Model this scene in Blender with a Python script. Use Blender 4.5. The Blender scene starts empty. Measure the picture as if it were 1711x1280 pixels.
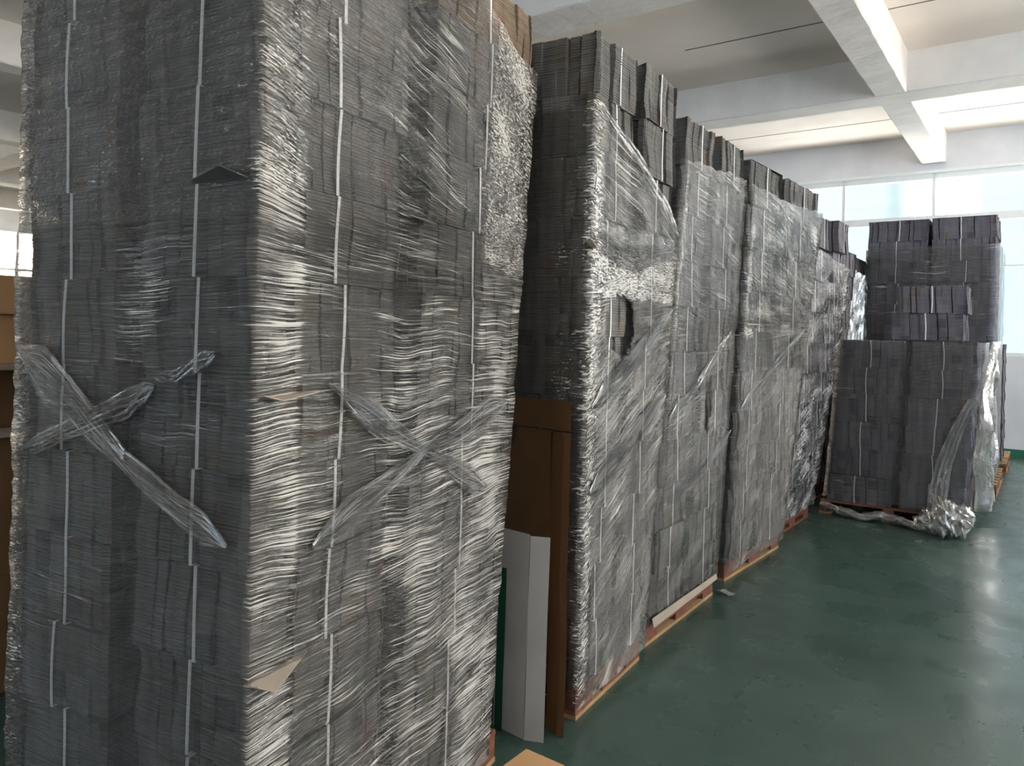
import bpy, bmesh, math, random
from mathutils import Vector, Matrix, noise
C = bpy.context.scene.collection
S = bpy.context.scene
R = math.radians

# ------------------------------------------------------------------ camera
cam = bpy.data.cameras.new('camera')
cam.sensor_width = 36.0
cam.lens = 36.0 * 1264.3 / 1711.0
cam.shift_y = -90.56 / 1711.0
cam.clip_start = 0.05
camo = bpy.data.objects.new('camera', cam)
C.objects.link(camo)
yaw, pit, rol = R(35.2872), R(-0.17626), R(1.24383)
fw = Vector((-math.sin(yaw), math.cos(yaw), 0)); rt = Vector((math.cos(yaw), math.sin(yaw), 0)); up = Vector((0, 0, 1))
F = fw * math.cos(pit) - up * math.sin(pit)
U2 = up * math.cos(pit) + fw * math.sin(pit)
RR = rt * math.cos(rol) + U2 * math.sin(rol)
UU = U2 * math.cos(rol) - rt * math.sin(rol)
M = Matrix((RR, UU, -F)).transposed().to_4x4()
M.translation = Vector((0, 0, 1.6))
camo.matrix_world = M
S.camera = camo

# ------------------------------------------------------------------ view
S.view_settings.view_transform = 'Standard'
S.view_settings.look = 'None'
S.view_settings.gamma = 1
S.view_settings.use_curve_mapping = False
S.view_settings.exposure = 0.35
try:
    S.cycles.max_bounces = 10
    S.cycles.diffuse_bounces = 5
    S.cycles.transparent_max_bounces = 24
    S.cycles.sample_clamp_indirect = 6
    S.cycles.use_denoising = True
except Exception:
    pass

# ------------------------------------------------------------------ sky seen through the windows
W = bpy.data.worlds.new('sky'); S.world = W
W.use_nodes = True
nt = W.node_tree; nt.nodes.clear()
tc = nt.nodes.new('ShaderNodeTexCoord'); sx = nt.nodes.new('ShaderNodeSeparateXYZ')
nt.links.new(tc.outputs['Generated'], sx.inputs[0])
mx = nt.nodes.new('ShaderNodeMapRange'); mx.inputs['From Min'].default_value = -1; mx.inputs['From Max'].default_value = 1
mx.inputs['To Min'].default_value = 0; mx.inputs['To Max'].default_value = 1
nt.links.new(sx.outputs['X'], mx.inputs['Value'])
rp = nt.nodes.new('ShaderNodeValToRGB')
rp.color_ramp.elements[0].position = 0.0; rp.color_ramp.elements[0].color = (1.0, 0.82, 0.62, 1)
rp.color_ramp.elements[1].position = 1.0; rp.color_ramp.elements[1].color = (1.0, 0.91, 0.82, 1)
e = rp.color_ramp.elements.new(0.5); e.color = (0.90, 0.95, 1.0, 1)
nt.links.new(mx.outputs[0], rp.inputs[0])
my = nt.nodes.new('ShaderNodeMapRange'); my.inputs['From Min'].default_value = -1; my.inputs['From Max'].default_value = 1
nt.links.new(sx.outputs['Y'], my.inputs['Value'])
ry = nt.nodes.new('ShaderNodeValToRGB')          # sky brightest over the far side, dim behind the camera
ry.color_ramp.elements[0].position = 0.0; ry.color_ramp.elements[0].color = (.14, .22, .33, 1)
ry.color_ramp.elements[1].position = 1.0; ry.color_ramp.elements[1].color = (1, 1, 1, 1)
e = ry.color_ramp.elements.new(0.5); e.color = (.34, .34, .34, 1)
nt.links.new(my.outputs[0], ry.inputs[0])
mc_ = nt.nodes.new('ShaderNodeVectorMath'); mc_.operation = 'MULTIPLY'
nt.links.new(ry.outputs[0], mc_.inputs[0]); nt.links.new(rp.outputs[0], mc_.inputs[1])
bg = nt.nodes.new('ShaderNodeBackground'); bg.inputs[1].default_value = 16.0
nt.links.new(mc_.outputs[0], bg.inputs[0])
wo = nt.nodes.new('ShaderNodeOutputWorld'); nt.links.new(bg.outputs[0], wo.inputs[0])


def portal(name, loc, direction, sx_, sy_):
    l = bpy.data.lights.new(name, 'AREA'); l.shape = 'RECTANGLE'; l.size = sx_; l.size_y = sy_
    l.cycles.is_portal = True
    o = bpy.data.objects.new(name, l); C.objects.link(o); o.location = loc
    o.rotation_euler = Vector(direction).to_track_quat('-Z', 'Y').to_euler()
    return o


WY = 12.64      # far wall
XL, XR, YB, ZC = -22.0, 3.6, -4.5, 4.63
portal('daylight_far', (-0.2, WY + 0.30, 2.75), (0, -1, 0), 7.5, 2.8)
portal('fill_daylight_right', (XR + 0.30, 5.2, 2.85), (-1, 0, 0), 15.0, 2.6)  # portal for the added right windows
portal('fill_daylight_back', (-6.0, YB - 0.30, 1.9), (0, 1, 0), 7.2, 2.0)  # portal for the added windows behind the camera
portal('daylight_left', (XL - 0.30, 5.3, 2.6), (1, 0, 0), 15.2, 3.0)

# ------------------------------------------------------------------ helpers
def MAT(name):
    m = bpy.data.materials.new(name); m.use_nodes = True
    n = m.node_tree; n.nodes.clear()
    out = n.nodes.new('ShaderNodeOutputMaterial')
    return m, n, out


def nd(n, t, **k):
    x = n.nodes.new(t)
    for a, b in k.items():
        if a.startswith('i_'):
            x.inputs[a[2:].replace('_', ' ')].default_value = b
        else:
            setattr(x, a, b)
    return x


def math_(n, op, a, b=None, c=None, clamp=False):
    x = n.nodes.new('ShaderNodeMath'); x.operation = op; x.use_clamp = clamp
    for i, v in enumerate((a, b, c)):
        if v is None: continue
        if isinstance(v, (int, float)): x.inputs[i].default_value = v
        else: n.links.new(v, x.inputs[i])
    return x.outputs[0]


def simple(name, col, rough=0.6, spec=0.3, nscale=None, namt=0.12, bump=0.0, bscale=30, metal=0.0, stretch=(1, 1, 1)):
    m, n, out = MAT(name)
    p = nd(n, 'ShaderNodeBsdfPrincipled')
    p.inputs['Base Color'].default_value = (*col, 1); p.inputs['Roughness'].default_value = rough
    p.inputs['Specular IOR Level'].default_value = spec; p.inputs['Metallic'].default_value = metal
    n.links.new(p.outputs[0], out.inputs[0])
    if nscale:
        t = nd(n, 'ShaderNodeTexCoord'); mp = nd(n, 'ShaderNodeMapping'); mp.inputs['Scale'].default_value = stretch
        n.links.new(t.outputs['Object'], mp.inputs[0])
        ns = nd(n, 'ShaderNodeTexNoise'); ns.inputs['Scale'].default_value = nscale; ns.inputs['Detail'].default_value = 5
        n.links.new(mp.outputs[0], ns.inputs[0])
        r = nd(n, 'ShaderNodeMapRange'); r.inputs['From Min'].default_value = .3; r.inputs['From Max'].default_value = .7
        r.inputs['To Min'].default_value = 1 - namt; r.inputs['To Max'].default_value = 1 + namt
        n.links.new(ns.outputs[0], r.inputs[0])
        hs = nd(n, 'ShaderNodeHueSaturation'); hs.inputs['Color'].default_value = (*col, 1)
        n.links.new(r.outputs[0], hs.inputs['Value']); n.links.new(hs.outputs[0], p.inputs['Base Color'])
        if bump:
            n2 = nd(n, 'ShaderNodeTexNoise'); n2.inputs['Scale'].default_value = bscale
            n.links.new(mp.outputs[0], n2.inputs[0])
            b = nd(n, 'ShaderNodeBump'); b.inputs['Strength'].default_value = bump; b.inputs['Distance'].default_value = .01
            n.links.new(n2.outputs[0], b.inputs['Height']); n.links.new(b.outputs[0], p.inputs['Normal'])
    return m


def pulp_material(name, col):
    """grey board seen edge-on: fine horizontal sheets, vertical zones, odd coloured sheets"""
    m, n, out = MAT(name)
    p = nd(n, 'ShaderNodeBsdfPrincipled'); p.inputs['Roughness'].default_value = .85; p.inputs['Specular IOR Level'].default_value = .2
    n.links.new(p.outputs[0], out.inputs[0])
    t = nd(n, 'ShaderNodeTexCoord'); oi = nd(n, 'ShaderNodeObjectInfo')
    ad = nd(n, 'ShaderNodeVectorMath', operation='ADD')
    n.links.new(t.outputs['Object'], ad.inputs[0])
    sc = nd(n, 'ShaderNodeVectorMath', operation='SCALE'); sc.inputs[0].default_value = (37, 19, 11)
    n.links.new(oi.outputs['Random'], sc.inputs['Scale']); n.links.new(sc.outputs[0], ad.inputs[1])
    # fine sheets
    m1 = nd(n, 'ShaderNodeMapping'); m1.inputs['Scale'].default_value = (1.2, 1.2, 190); n.links.new(ad.outputs[0], m1.inputs[0])
    n1 = nd(n, 'ShaderNodeTexNoise', i_Scale=1.0, i_Detail=3.0); n.links.new(m1.outputs[0], n1.inputs[0])
    # vertical zones
    m2 = nd(n, 'ShaderNodeMapping'); m2.inputs['Scale'].default_value = (22, 22, 1.6); n.links.new(ad.outputs[0], m2.inputs[0])
    n2 = nd(n, 'ShaderNodeTexNoise', i_Scale=1.0, i_Detail=2.0); n.links.new(m2.outputs[0], n2.inputs[0])
    # quantised patches
    sn = nd(n, 'ShaderNodeVectorMath', operation='SNAP'); sn.inputs[1].default_value = (.07, .07, .075)
    n.links.new(ad.outputs[0], sn.inputs[0])
    wn = nd(n, 'ShaderNodeTexWhiteNoise'); n.links.new(sn.outputs[0], wn.inputs[0])
    tint = nd(n, 'ShaderNodeValToRGB'); tint.color_ramp.interpolation = 'CONSTANT'
    els = tint.color_ramp.elements
    els[0].position = 0; els[0].color = (*col, 1)
    els[1].position = .80; els[1].color = (col[0] * .66, col[1] * .68, col[2] * .70, 1)
    for pos, c in ((.87, (1.18, 1.15, 1.1)), (.91, (1.0, .88, .76)), (.94, (.86, .98, .90)), (.97, (1.05, 1.0, .80)), (.985, (1.0, .82, .78))):
        e = els.new(pos); e.color = (col[0] * c[0], col[1] * c[1], col[2] * c[2], 1)
    n.links.new(wn.outputs['Value'], tint.inputs[0])
    v = math_(n, 'MULTIPLY_ADD', n1.outputs[0], .5, .75)
    v2 = math_(n, 'MULTIPLY_ADD', n2.outputs[0], 1.0, .5)
    v3 = math_(n, 'MULTIPLY_ADD', oi.outputs['Random'], .26, .87)
    vv = math_(n, 'MULTIPLY', math_(n, 'MULTIPLY', v, v2), v3)
    hs = nd(n, 'ShaderNodeHueSaturation'); n.links.new(tint.outputs[0], hs.inputs['Color']); n.links.new(vv, hs.inputs['Value'])
    n.links.new(hs.outputs[0], p.inputs['Base Color'])
    b = nd(n, 'ShaderNodeBump', i_Strength=.5, i_Distance=.004)
    n.links.new(n1.outputs[0], b.inputs['Height']); n.links.new(b.outputs[0], p.inputs['Normal'])
    return m


def film_material(name, base=.06, gain=.6, milk=.7, thr=.52, streak=(3.5, 95), patch=2.2, rough=.07, tint=(1, 1, 1), bump=.6, crumple=70, metal=.7, bdist=.011, cthr=.60):
    """clear stretch film: stretched white creases along the pull with glints painted in, crumpled areas"""
    m, n, out = MAT(name)
    t = nd(n, 'ShaderNodeUVMap'); t.uv_map = 'flow'
    at = nd(n, 'ShaderNodeAttribute'); at.attribute_name = 'dens'
    cr = nd(n, 'ShaderNodeAttribute'); cr.attribute_name = 'crump'
    # slight waviness of the pull lines
    wz = nd(n, 'ShaderNodeTexNoise', i_Scale=2.3, i_Detail=2.0); n.links.new(t.outputs[0], wz.inputs[0])
    wv = nd(n, 'ShaderNodeVectorMath', operation='MULTIPLY_ADD'); wv.inputs[1].default_value = (0, .10, 0)
    n.links.new(wz.outputs['Color'], wv.inputs[0]); n.links.new(t.outputs[0], wv.inputs[2])
    m1 = nd(n, 'ShaderNodeMapping'); m1.inputs['Scale'].default_value = (streak[0], streak[1], 1); n.links.new(wv.outputs[0], m1.inputs[0])
    n1 = nd(n, 'ShaderNodeTexNoise', i_Scale=1.0, i_Detail=4.0, i_Roughness=.6); n.links.new(m1.outputs[0], n1.inputs[0])
    m3 = nd(n, 'ShaderNodeMapping'); m3.inputs['Scale'].default_value = (streak[0] * 2.6, streak[1] * 3.0, 1); n.links.new(wv.outputs[0], m3.inputs[0])
    n3 = nd(n, 'ShaderNodeTexNoise', i_Scale=1.0, i_Detail=2.0); n.links.new(m3.outputs[0], n3.inputs[0])
    n2 = nd(n, 'ShaderNodeTexNoise', i_Scale=patch, i_Detail=3.0); n.links.new(t.outputs[0], n2.inputs[0])
    n4 = nd(n, 'ShaderNodeTexNoise', i_Scale=crumple, i_Detail=3.0, i_Roughness=.6)
    try: n4.inputs['Distortion'].default_value = 1.2
    except Exception: pass
    m4 = nd(n, 'ShaderNodeMapping'); m4.inputs['Scale'].default_value = (.45, 1, 1); m4.inputs['Rotation'].default_value = (0, 0, .5)
    n.links.new(t.outputs[0], m4.inputs[0]); n.links.new(m4.outputs[0], n4.inputs[0])
    s = math_(n, 'MULTIPLY_ADD', math_(n, 'SUBTRACT', n3.outputs[0], .5), .5, n1.outputs[0])
    # crumpled zones swap the pull lines for short facets
    mixs = nd(n, 'ShaderNodeMix'); n.links.new(cr.outputs['Fac'], mixs.inputs['Factor'])
    n.links.new(s, mixs.inputs[2]); n.links.new(n4.outputs[0], mixs.inputs[3])
    h = mixs.outputs[0]
    s2 = math_(n, 'MULTIPLY_ADD', math_(n, 'SUBTRACT', n2.outputs[0], .5), .35, h)
    s2 = math_(n, 'MULTIPLY_ADD', math_(n, 'SUBTRACT', at.outputs['Fac'], .5), .22, s2)
    mr = nd(n, 'ShaderNodeMapRange', interpolation_type='SMOOTHSTEP')
    mr.inputs['From Min'].default_value = thr; mr.inputs['From Max'].default_value = thr + .12
    mr.inputs['To Min'].default_value = base; mr.inputs['To Max'].default_value = base + gain
    n.links.new(s2, mr.inputs[0])
    b = nd(n, 'ShaderNodeBump', i_Strength=bump, i_Distance=bdist); n.links.new(h, b.inputs['Height'])
    milk_ = nd(n, 'ShaderNodeBsdfPrincipled'); milk_.inputs['Base Color'].default_value = (milk * tint[0], milk * tint[1], milk * tint[2], 1)
    milk_.inputs['Roughness'].default_value = rough; milk_.inputs['Specular IOR Level'].default_value = .9; milk_.inputs['Metallic'].default_value = metal
    n.links.new(b.outputs[0], milk_.inputs['Normal'])
    gl = nd(n, 'ShaderNodeBsdfGlossy'); gl.inputs['Roughness'].default_value = .05; n.links.new(b.outputs[0], gl.inputs['Normal'])
    tr = nd(n, 'ShaderNodeBsdfTransparent'); tr.inputs[0].default_value = (.97, .97, .97, 1)
    fr = nd(n, 'ShaderNodeFresnel', i_IOR=1.5); n.links.new(b.outputs[0], fr.inputs['Normal'])
    mg = nd(n, 'ShaderNodeMixShader'); n.links.new(math_(n, 'MULTIPLY', fr.outputs[0], .9, clamp=True), mg.inputs[0])
    n.links.new(tr.outputs[0], mg.inputs[1]); n.links.new(gl.outputs[0], mg.inputs[2])
    ms = nd(n, 'ShaderNodeMixShader'); n.links.new(mr.outputs[0], ms.inputs[0])
    n.links.new(mg.outputs[0], ms.inputs[1]); n.links.new(milk_.outputs[0], ms.inputs[2])
    # sharp white creases, which also paint the film's glints as pale streaks
    m5 = nd(n, 'ShaderNodeMapping'); m5.inputs['Scale'].default_value = (streak[0] * 1.5, streak[1] * 1.7, 1); m5.inputs['Location'].default_value = (3, 7, 0)
    n.links.new(wv.outputs[0], m5.inputs[0])
    n5 = nd(n, 'ShaderNodeTexNoise', i_Scale=1.0, i_Detail=3.0, i_Roughness=.55); n.links.new(m5.outputs[0], n5.inputs[0])
    m6 = nd(n, 'ShaderNodeMapping'); m6.inputs['Scale'].default_value = (.35, 1.1, 1); m6.inputs['Rotation'].default_value = (0, 0, .45)
    n.links.new(t.outputs[0], m6.inputs[0])
    n6 = nd(n, 'ShaderNodeTexNoise', i_Scale=crumple * 1.5, i_Detail=2.0, i_Distortion=1.0); n.links.new(m6.outputs[0], n6.inputs[0])
    mk = nd(n, 'ShaderNodeMix'); n.links.new(cr.outputs['Fac'], mk.inputs['Factor']); n.links.new(n5.outputs[0], mk.inputs[2]); n.links.new(n6.outputs[0], mk.inputs[3])
    n7 = nd(n, 'ShaderNodeTexNoise', i_Scale=patch * 2.2, i_Detail=2.0); n.links.new(t.outputs[0], n7.inputs[0])
    c2 = math_(n, 'MULTIPLY_ADD', math_(n, 'SUBTRACT', n7.outputs[0], .5), .45, mk.outputs[0])
    c2 = math_(n, 'MULTIPLY_ADD', math_(n, 'SUBTRACT', at.outputs['Fac'], .5), .26, c2)
    cm = nd(n, 'ShaderNodeMapRange', interpolation_type='SMOOTHSTEP'); cm.inputs['From Min'].default_value = cthr; cm.inputs['From Max'].default_value = cthr + .07
    cm.inputs["To Max"].default_value = .8
    n.links.new(c2, cm.inputs[0])
    cs = nd(n, 'ShaderNodeBsdfPrincipled'); cs.inputs['Base Color'].default_value = (.68 * tint[0], .67 * tint[1], .65 * tint[2], 1)
    cs.inputs['Roughness'].default_value = .2; cs.inputs['Specular IOR Level'].default_value = 1.0; n.links.new(b.outputs[0], cs.inputs['Normal'])
    mf = nd(n, 'ShaderNodeMixShader'); n.links.new(cm.outputs[0], mf.inputs[0]); n.links.new(ms.outputs[0], mf.inputs[1]); n.links.new(cs.outputs[0], mf.inputs[2])
    n.links.new(mf.outputs[0], out.inputs[0])
    return m


def obj(name, me, mat=None, parent=None, loc=(0, 0, 0), rz=0):
    if isinstance(me, bmesh.types.BMesh):
        b = me; me = bpy.data.meshes.new(name); b.to_mesh(me); b.free()
    o = bpy.data.objects.new(name, me); C.objects.link(o)
    if mat and not me.materials: me.materials.append(mat)
    o.location = loc; o.rotation_euler = (0, 0, rz)
    if parent: o.parent = parent
    return o


def tag(o, label, cat, group=None, kind=None):
    o['label'] = label; o['category'] = cat
    if group: o['group'] = group
    if kind: o['kind'] = kind
    return o


def struct(name, me, mat, parent=None):
    o = obj(name, me, mat, parent)
    if not parent: o['kind'] = 'structure'
    return o


def empty(name, loc=(0, 0, 0), rz=0):
    o = bpy.data.objects.new(name, None); C.objects.link(o); o.location = loc; o.rotation_euler = (0, 0, rz)
    o.empty_display_size = .1
    return o


def box(b, x0, x1, y0, y1, z0, z1, bev=0.0):
    vs = [b.verts.new((x, y, z)) for z in (z0, z1) for x, y in ((x0, y0), (x1, y0), (x1, y1), (x0, y1))]
    for f in ((3, 2, 1, 0), (4, 5, 6, 7), (0, 1, 5, 4), (1, 2, 6, 5), (2, 3, 7, 6), (3, 0, 4, 7)):
        b.faces.new([vs[i] for i in f])
    if bev:
        ed = list({e for v in vs for e in v.link_edges})
        bmesh.ops.bevel(b, geom=ed, offset=bev, segments=2, affect='EDGES')
    return vs


def bx(*a, **k):
    b = bmesh.new(); box(b, *a, **k); return b


def interp(tab, x):
    if x <= tab[0][0]: return tab[0][1]
    for (a, va), (c, vc) in zip(tab, tab[1:]):
        if x <= c: return va + (vc - va) * (x - a) / (c - a)
    return tab[-1][1]


# ------------------------------------------------------------------ materials
M_pulp_b = pulp_material('brownish_board', (.21, .155, .11))
M_strap = simple('white_strap', (.78, .78, .76), .45, .4)
M_pulp = pulp_material('grey_board', (.135, .131, .126))
M_pulp_flare = pulp_material('grey_board_flare', (.150, .142, .160))  # purplish window flare mixed into the board's grey
M_wood = simple('pallet_wood', (.30, .19, .10), .8, .2, 9, .3, .3, 40, stretch=(4, .6, 4))
M_wood_r = simple('pallet_wood_red', (.15, .062, .040), .75, .2, 9, .3, .3, 40, stretch=(.6, 4, 4))
M_card = simple('brown_cardboard', (.16, .09, .045), .85, .15, 5, .12, .15, 60)
M_card_l = simple('tan_cardboard', (.45, .27, .135), .85, .15, 5, .12, .15, 60)
M_tape = simple('parcel_tape', (.33, .20, .09), .3, .5)
M_white_card = simple('white_cardboard', (.50, .50, .49), .7, .25, 4, .1, .1, 30)
M_green = simple('green_print', (.015, .10, .06), .6, .3)
M_pale_sheet = simple('pale_slip_sheet', (.30, .255, .21), .7, .2, 6, .1)
M_dark_sheet = simple('dark_slip_sheet', (.10, .095, .085), .7, .2, 6, .1)
M_frame = simple('window_frame_paint', (.85, .87, .85), .45, .4)
M_ceil = simple('ceiling_paint', (.88, .79, .70), .9, .1, 1.2, .06, .25, 8)
M_beam = simple('beam_paint', (.82, .78, .73), .9, .1, 2.5, .07, .5, 14)
M_skirt = simple('green_skirting', (.03, .16, .10), .5, .3)


def floor_material():
    m, n, out = MAT('green_epoxy_floor')
    p = nd(n, 'ShaderNodeBsdfPrincipled'); n.links.new(p.outputs[0], out.inputs[0])
    t = nd(n, 'ShaderNodeTexCoord')
    a = nd(n, 'ShaderNodeTexNoise', i_Scale=1.1, i_Detail=6.0, i_Roughness=.62); n.links.new(t.outputs['Object'], a.inputs[0])
    r = nd(n, 'ShaderNodeValToRGB'); n.links.new(a.outputs[0], r.inputs[0])
    r.color_ramp.elements[0].position = .32; r.color_ramp.elements[0].color = (.026, .050, .041, 1)
    r.color_ramp.elements[1].position = .72; r.color_ramp.elements[1].color = (.047, .083, .070, 1)
    # scuffs and specks of dirt
    s = nd(n, 'ShaderNodeTexNoise', i_Scale=26.0, i_Detail=4.0, i_Roughness=.7); n.links.new(t.outputs['Object'], s.inputs[0])
    sr = nd(n, 'ShaderNodeMapRange'); sr.inputs['From Min'].default_value = .66; sr.inputs['From Max'].default_value = .84
    sr.inputs['To Max'].default_value = .14
    n.links.new(s.outputs[0], sr.inputs[0])
    mx_ = nd(n, 'ShaderNodeMix', data_type='RGBA'); n.links.new(sr.outputs[0], mx_.inputs['Factor'])
    n.links.new(r.outputs[0], mx_.inputs[6]); mx_.inputs[7].default_value = (.16, .19, .16, 1)
    n.links.new(mx_.outputs[2], p.inputs['Base Color'])
    b2 = nd(n, 'ShaderNodeTexNoise', i_Scale=3.0, i_Detail=5.0); n.links.new(t.outputs['Object'], b2.inputs[0])
    rr = nd(n, 'ShaderNodeMapRange'); rr.inputs['From Min'].default_value = .3; rr.inputs['From Max'].default_value = .7
    rr.inputs['To Min'].default_value = .20; rr.inputs['To Max'].default_value = .40
    n.links.new(b2.outputs[0], rr.inputs[0]); n.links.new(rr.outputs[0], p.inputs['Roughness'])
    b = nd(n, 'ShaderNodeBump', i_Strength=.10, i_Distance=.004); n.links.new(b2.outputs[0], b.inputs['Height'])
    n.links.new(b.outputs[0], p.inputs['Normal'])
    p.inputs['Specular IOR Level'].default_value = .5
    return m


def wall_material():
    m, n, out = MAT('white_wall_paint')
    p = nd(n, 'ShaderNodeBsdfPrincipled'); p.inputs['Roughness'].default_value = .85; n.links.new(p.outputs[0], out.inputs[0])
    t = nd(n, 'ShaderNodeTexCoord')
    a = nd(n, 'ShaderNodeTexNoise', i_Scale=2.0, i_Detail=6.0); n.links.new(t.outputs['Object'], a.inputs[0])
    r = nd(n, 'ShaderNodeValToRGB'); n.links.new(a.outputs[0], r.inputs[0])
    r.color_ramp.elements[0].position = .3; r.color_ramp.elements[0].color = (.68, .68, .70, 1)
    r.color_ramp.elements[1].position = .7; r.color_ramp.elements[1].color = (.8, .8, .81, 1)
    n.links.new(r.outputs[0], p.inputs['Base Color'])
    return m


def glass_material(name, tint, alpha):
    m, n, out = MAT(name)
    tr = nd(n, 'ShaderNodeBsdfTransparent'); tr.inputs[0].default_value = (*tint, 1)
    gl = nd(n, 'ShaderNodeBsdfGlossy'); gl.inputs['Roughness'].default_value = .05
    ms = nd(n, 'ShaderNodeMixShader'); ms.inputs[0].default_value = alpha
    n.links.new(tr.outputs[0], ms.inputs[1]); n.links.new(gl.outputs[0], ms.inputs[2]); n.links.new(ms.outputs[0], out.inputs[0])
    return m


M_floor = floor_material(); M_wall = wall_material()
M_glass = glass_material('window_glass', (.96, .97, .97), .05)

# ------------------------------------------------------------------ room shell
struct('floor', bx(XL, XR, YB, WY, -.1, 0), M_floor)


def ceiling_mesh():
    b = bmesh.new(); box(b, XL - .2, XR + .2, YB - .2, WY + .2, ZC, ZC + .12); return b
struct('ceiling', ceiling_mesh(), M_ceil)
M_joint = simple('ceiling_joint', (.16, .15, .14), .9, .1)
M_line = M_joint
# formwork joints left in the slab
k = 1
for (y, x0, x1) in ((7.6, -3.2, -1.56), (7.62, -1.24, XR), (11.48, -6.0, -1.56), (11.48, -1.24, XR), (3.6, XL, -1.56)):
    struct('trim_%d' % k, bx(x0, x1, y - .006, y + .006, ZC - .004, ZC + .001), M_line); k += 1

# main beams along X, secondary beams along Y
def rough_beam(x0, x1, y0, y1, z0, z1, seed):
    b = bmesh.new(); L = max(x1 - x0, y1 - y0); ny = int(L / .15); alongx = (x1 - x0) > (y1 - y0)
    rnd = random.Random(seed)
    rings = []
    for i in range(ny + 1):
        t = i / ny; j = lambda: rnd.uniform(-.004, .004)
        if alongx:
            x = x0 + (x1 - x0) * t
            pts = [(x, y0, z1), (x, y0 + j(), z0 + .012), (x, y0 + .012, z0 + j()), (x, y1 - .012, z0 + j()), (x, y1 + j(), z0 + .012), (x, y1, z1)]
        else:
            y = y0 + (y1 - y0) * t
            pts = [(x1, y, z1), (x1 + j(), y, z0 + .012), (x1 - .012, y, z0 + j()), (x0 + .012, y, z0 + j()), (x0 + j(), y, z0 + .012), (x0, y, z1)]
        rings.append([b.verts.new(p) for p in pts])
    for a, c in zip(rings, rings[1:]):
        for q in range(5):
            b.faces.new((a[q], a[q + 1], c[q + 1], c[q]))
    b.faces.new(rings[0]); b.faces.new(rings[-1][::-1])
    bmesh.ops.recalc_face_normals(b, faces=b.faces)
    return b

n_ = 10
for i, (y0, y1) in enumerate(((8.84, 9.23), (5.14, 5.60), (1.45, 1.90), (-2.25, -1.8))):
    struct('trim_%d' % n_, rough_beam(XL, XR, y0, y1, 4.2, ZC, 5 + i), M_beam); n_ += 1
for xc in (-1.40, 2.3, -5.1, -8.8, -12.5, -16.2, -19.9):
    for (y0, y1) in ((9.23, WY), (5.60, 8.84), (1.90, 5.14), (-1.8, 1.45)):
        struct('trim_%d' % n_, rough_beam(xc - .155, xc + .155, y0, y1, 4.2, ZC, n_), M_beam); n_ += 1


def wall_with_opening(axis, at, th, a0, a1, o0, o1, z0, z1):
    b = bmesh.new()
    lo, hi = (at, at + th) if th > 0 else (at + th, at)
    def q(p0, p1, c0, c1):
        if axis == 'y': box(b, p0, p1, lo, hi, c0, c1)
        else: box(b, lo, hi, p0, p1, c0, c1)
    q(a0, a1, -.1, z0); q(a0, a1, z1, ZC); q(a0, o0, z0, z1); q(o1, a1, z0, z1)
    return b

FW0, FW1 = -3.88, 3.56       # far window run
struct('wall_far', wall_with_opening('y', WY, .2, XL - .2, XR + .2, FW0, FW1, 1.40, 4.06), M_wall)
struct('wall_right', wall_with_opening('x', XR, .2, YB, WY, -2.2, 12.28, 1.65, 4.06), M_wall)
struct('wall_left', wall_with_opening('x', XL, -.2, YB, WY, -2.2, 12.28, 1.15, 3.95), M_wall)
struct('wall_back', wall_with_opening('y', YB, -.2, XL - .2, XR + .2, -9.5, -2.5, 1.0, 2.8), M_wall)
struct('baseboard_far', bx(XL, XR, WY - .012, WY, 0, .11), M_skirt)
struct('baseboard_right', bx(XR - .012, XR, YB, WY, 0, .11), M_skirt)

# far windows: one unit per bay
M_slide = glass_material('overlapping_glass', (.78, .88, .86), .06)
def far_window(i, x0, x1):
    w = empty('window_%d' % i, (x0, WY + .04, 1.40)); w['kind'] = 'structure'
    b = bmesh.new(); L = x1 - x0; H = 2.66; t = .022
    box(b, 0, t, -.03, .05, 0, H); box(b, L - t, L, -.03, .05, 0, H)
    box(b, t, L - t, -.03, .05, 0, .05); box(b, t, L - t, -.05, .05, H - .085, H); box(b, t, L - t, -.03, .05, 1.93, 2.04)
    box(b, t, L - t, -.02, .04, 1.255, 1.285); box(b, L * .5 - .018, L * .5 + .018, -.02, .03, .05, 1.93)
    obj('window_frame', b, M_frame, w)
    obj('pane', bx(t, L - t, .0, .005, 2.04, H - .085), M_glass, w)
    obj('pane', bx(t, L - t, .0, .005, .05, 1.93), M_glass, w)
    return w
for i in range(6):
    far_window(i + 1, FW0 + 1.24 * i, FW0 + 1.24 * (i + 1))
struct('trim_90', bx(FW0 - .05, FW1 + .04, WY - .05, WY, 4.06, 4.10), M_frame)

def side_window(i, x, y0, y1, s, H=2.80):
    w = empty('window_%d' % i, (x, y0, 1.15 if s < 0 else 1.65)); w['kind'] = 'structure'
    b = bmesh.new(); L = y1 - y0; t = .025
    for y in (0, L * .5, L): box(b, -.03, .03, max(y - t, 0), min(y + t, L), 0, H)
    for z in (0, 1.75, H - .05): box(b, -.028, .028, 0, L, z, z + .05)
    obj('window_frame', b, M_frame, w)
    obj('pane', bx(-.003, .003, 0, L, .05, H - .05), M_glass, w)
for i in range(6):
    side_window(11 + i, XR + .06, -2.2 + 2.413 * i, -2.2 + 2.413 * (i + 1), 1, 2.41)  # unseen right run, added and sized to fill the room with light
for i in range(6):
    side_window(21 + i, XL - .06, -2.2 + 2.413 * i, -2.2 + 2.413 * (i + 1), -1)

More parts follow.
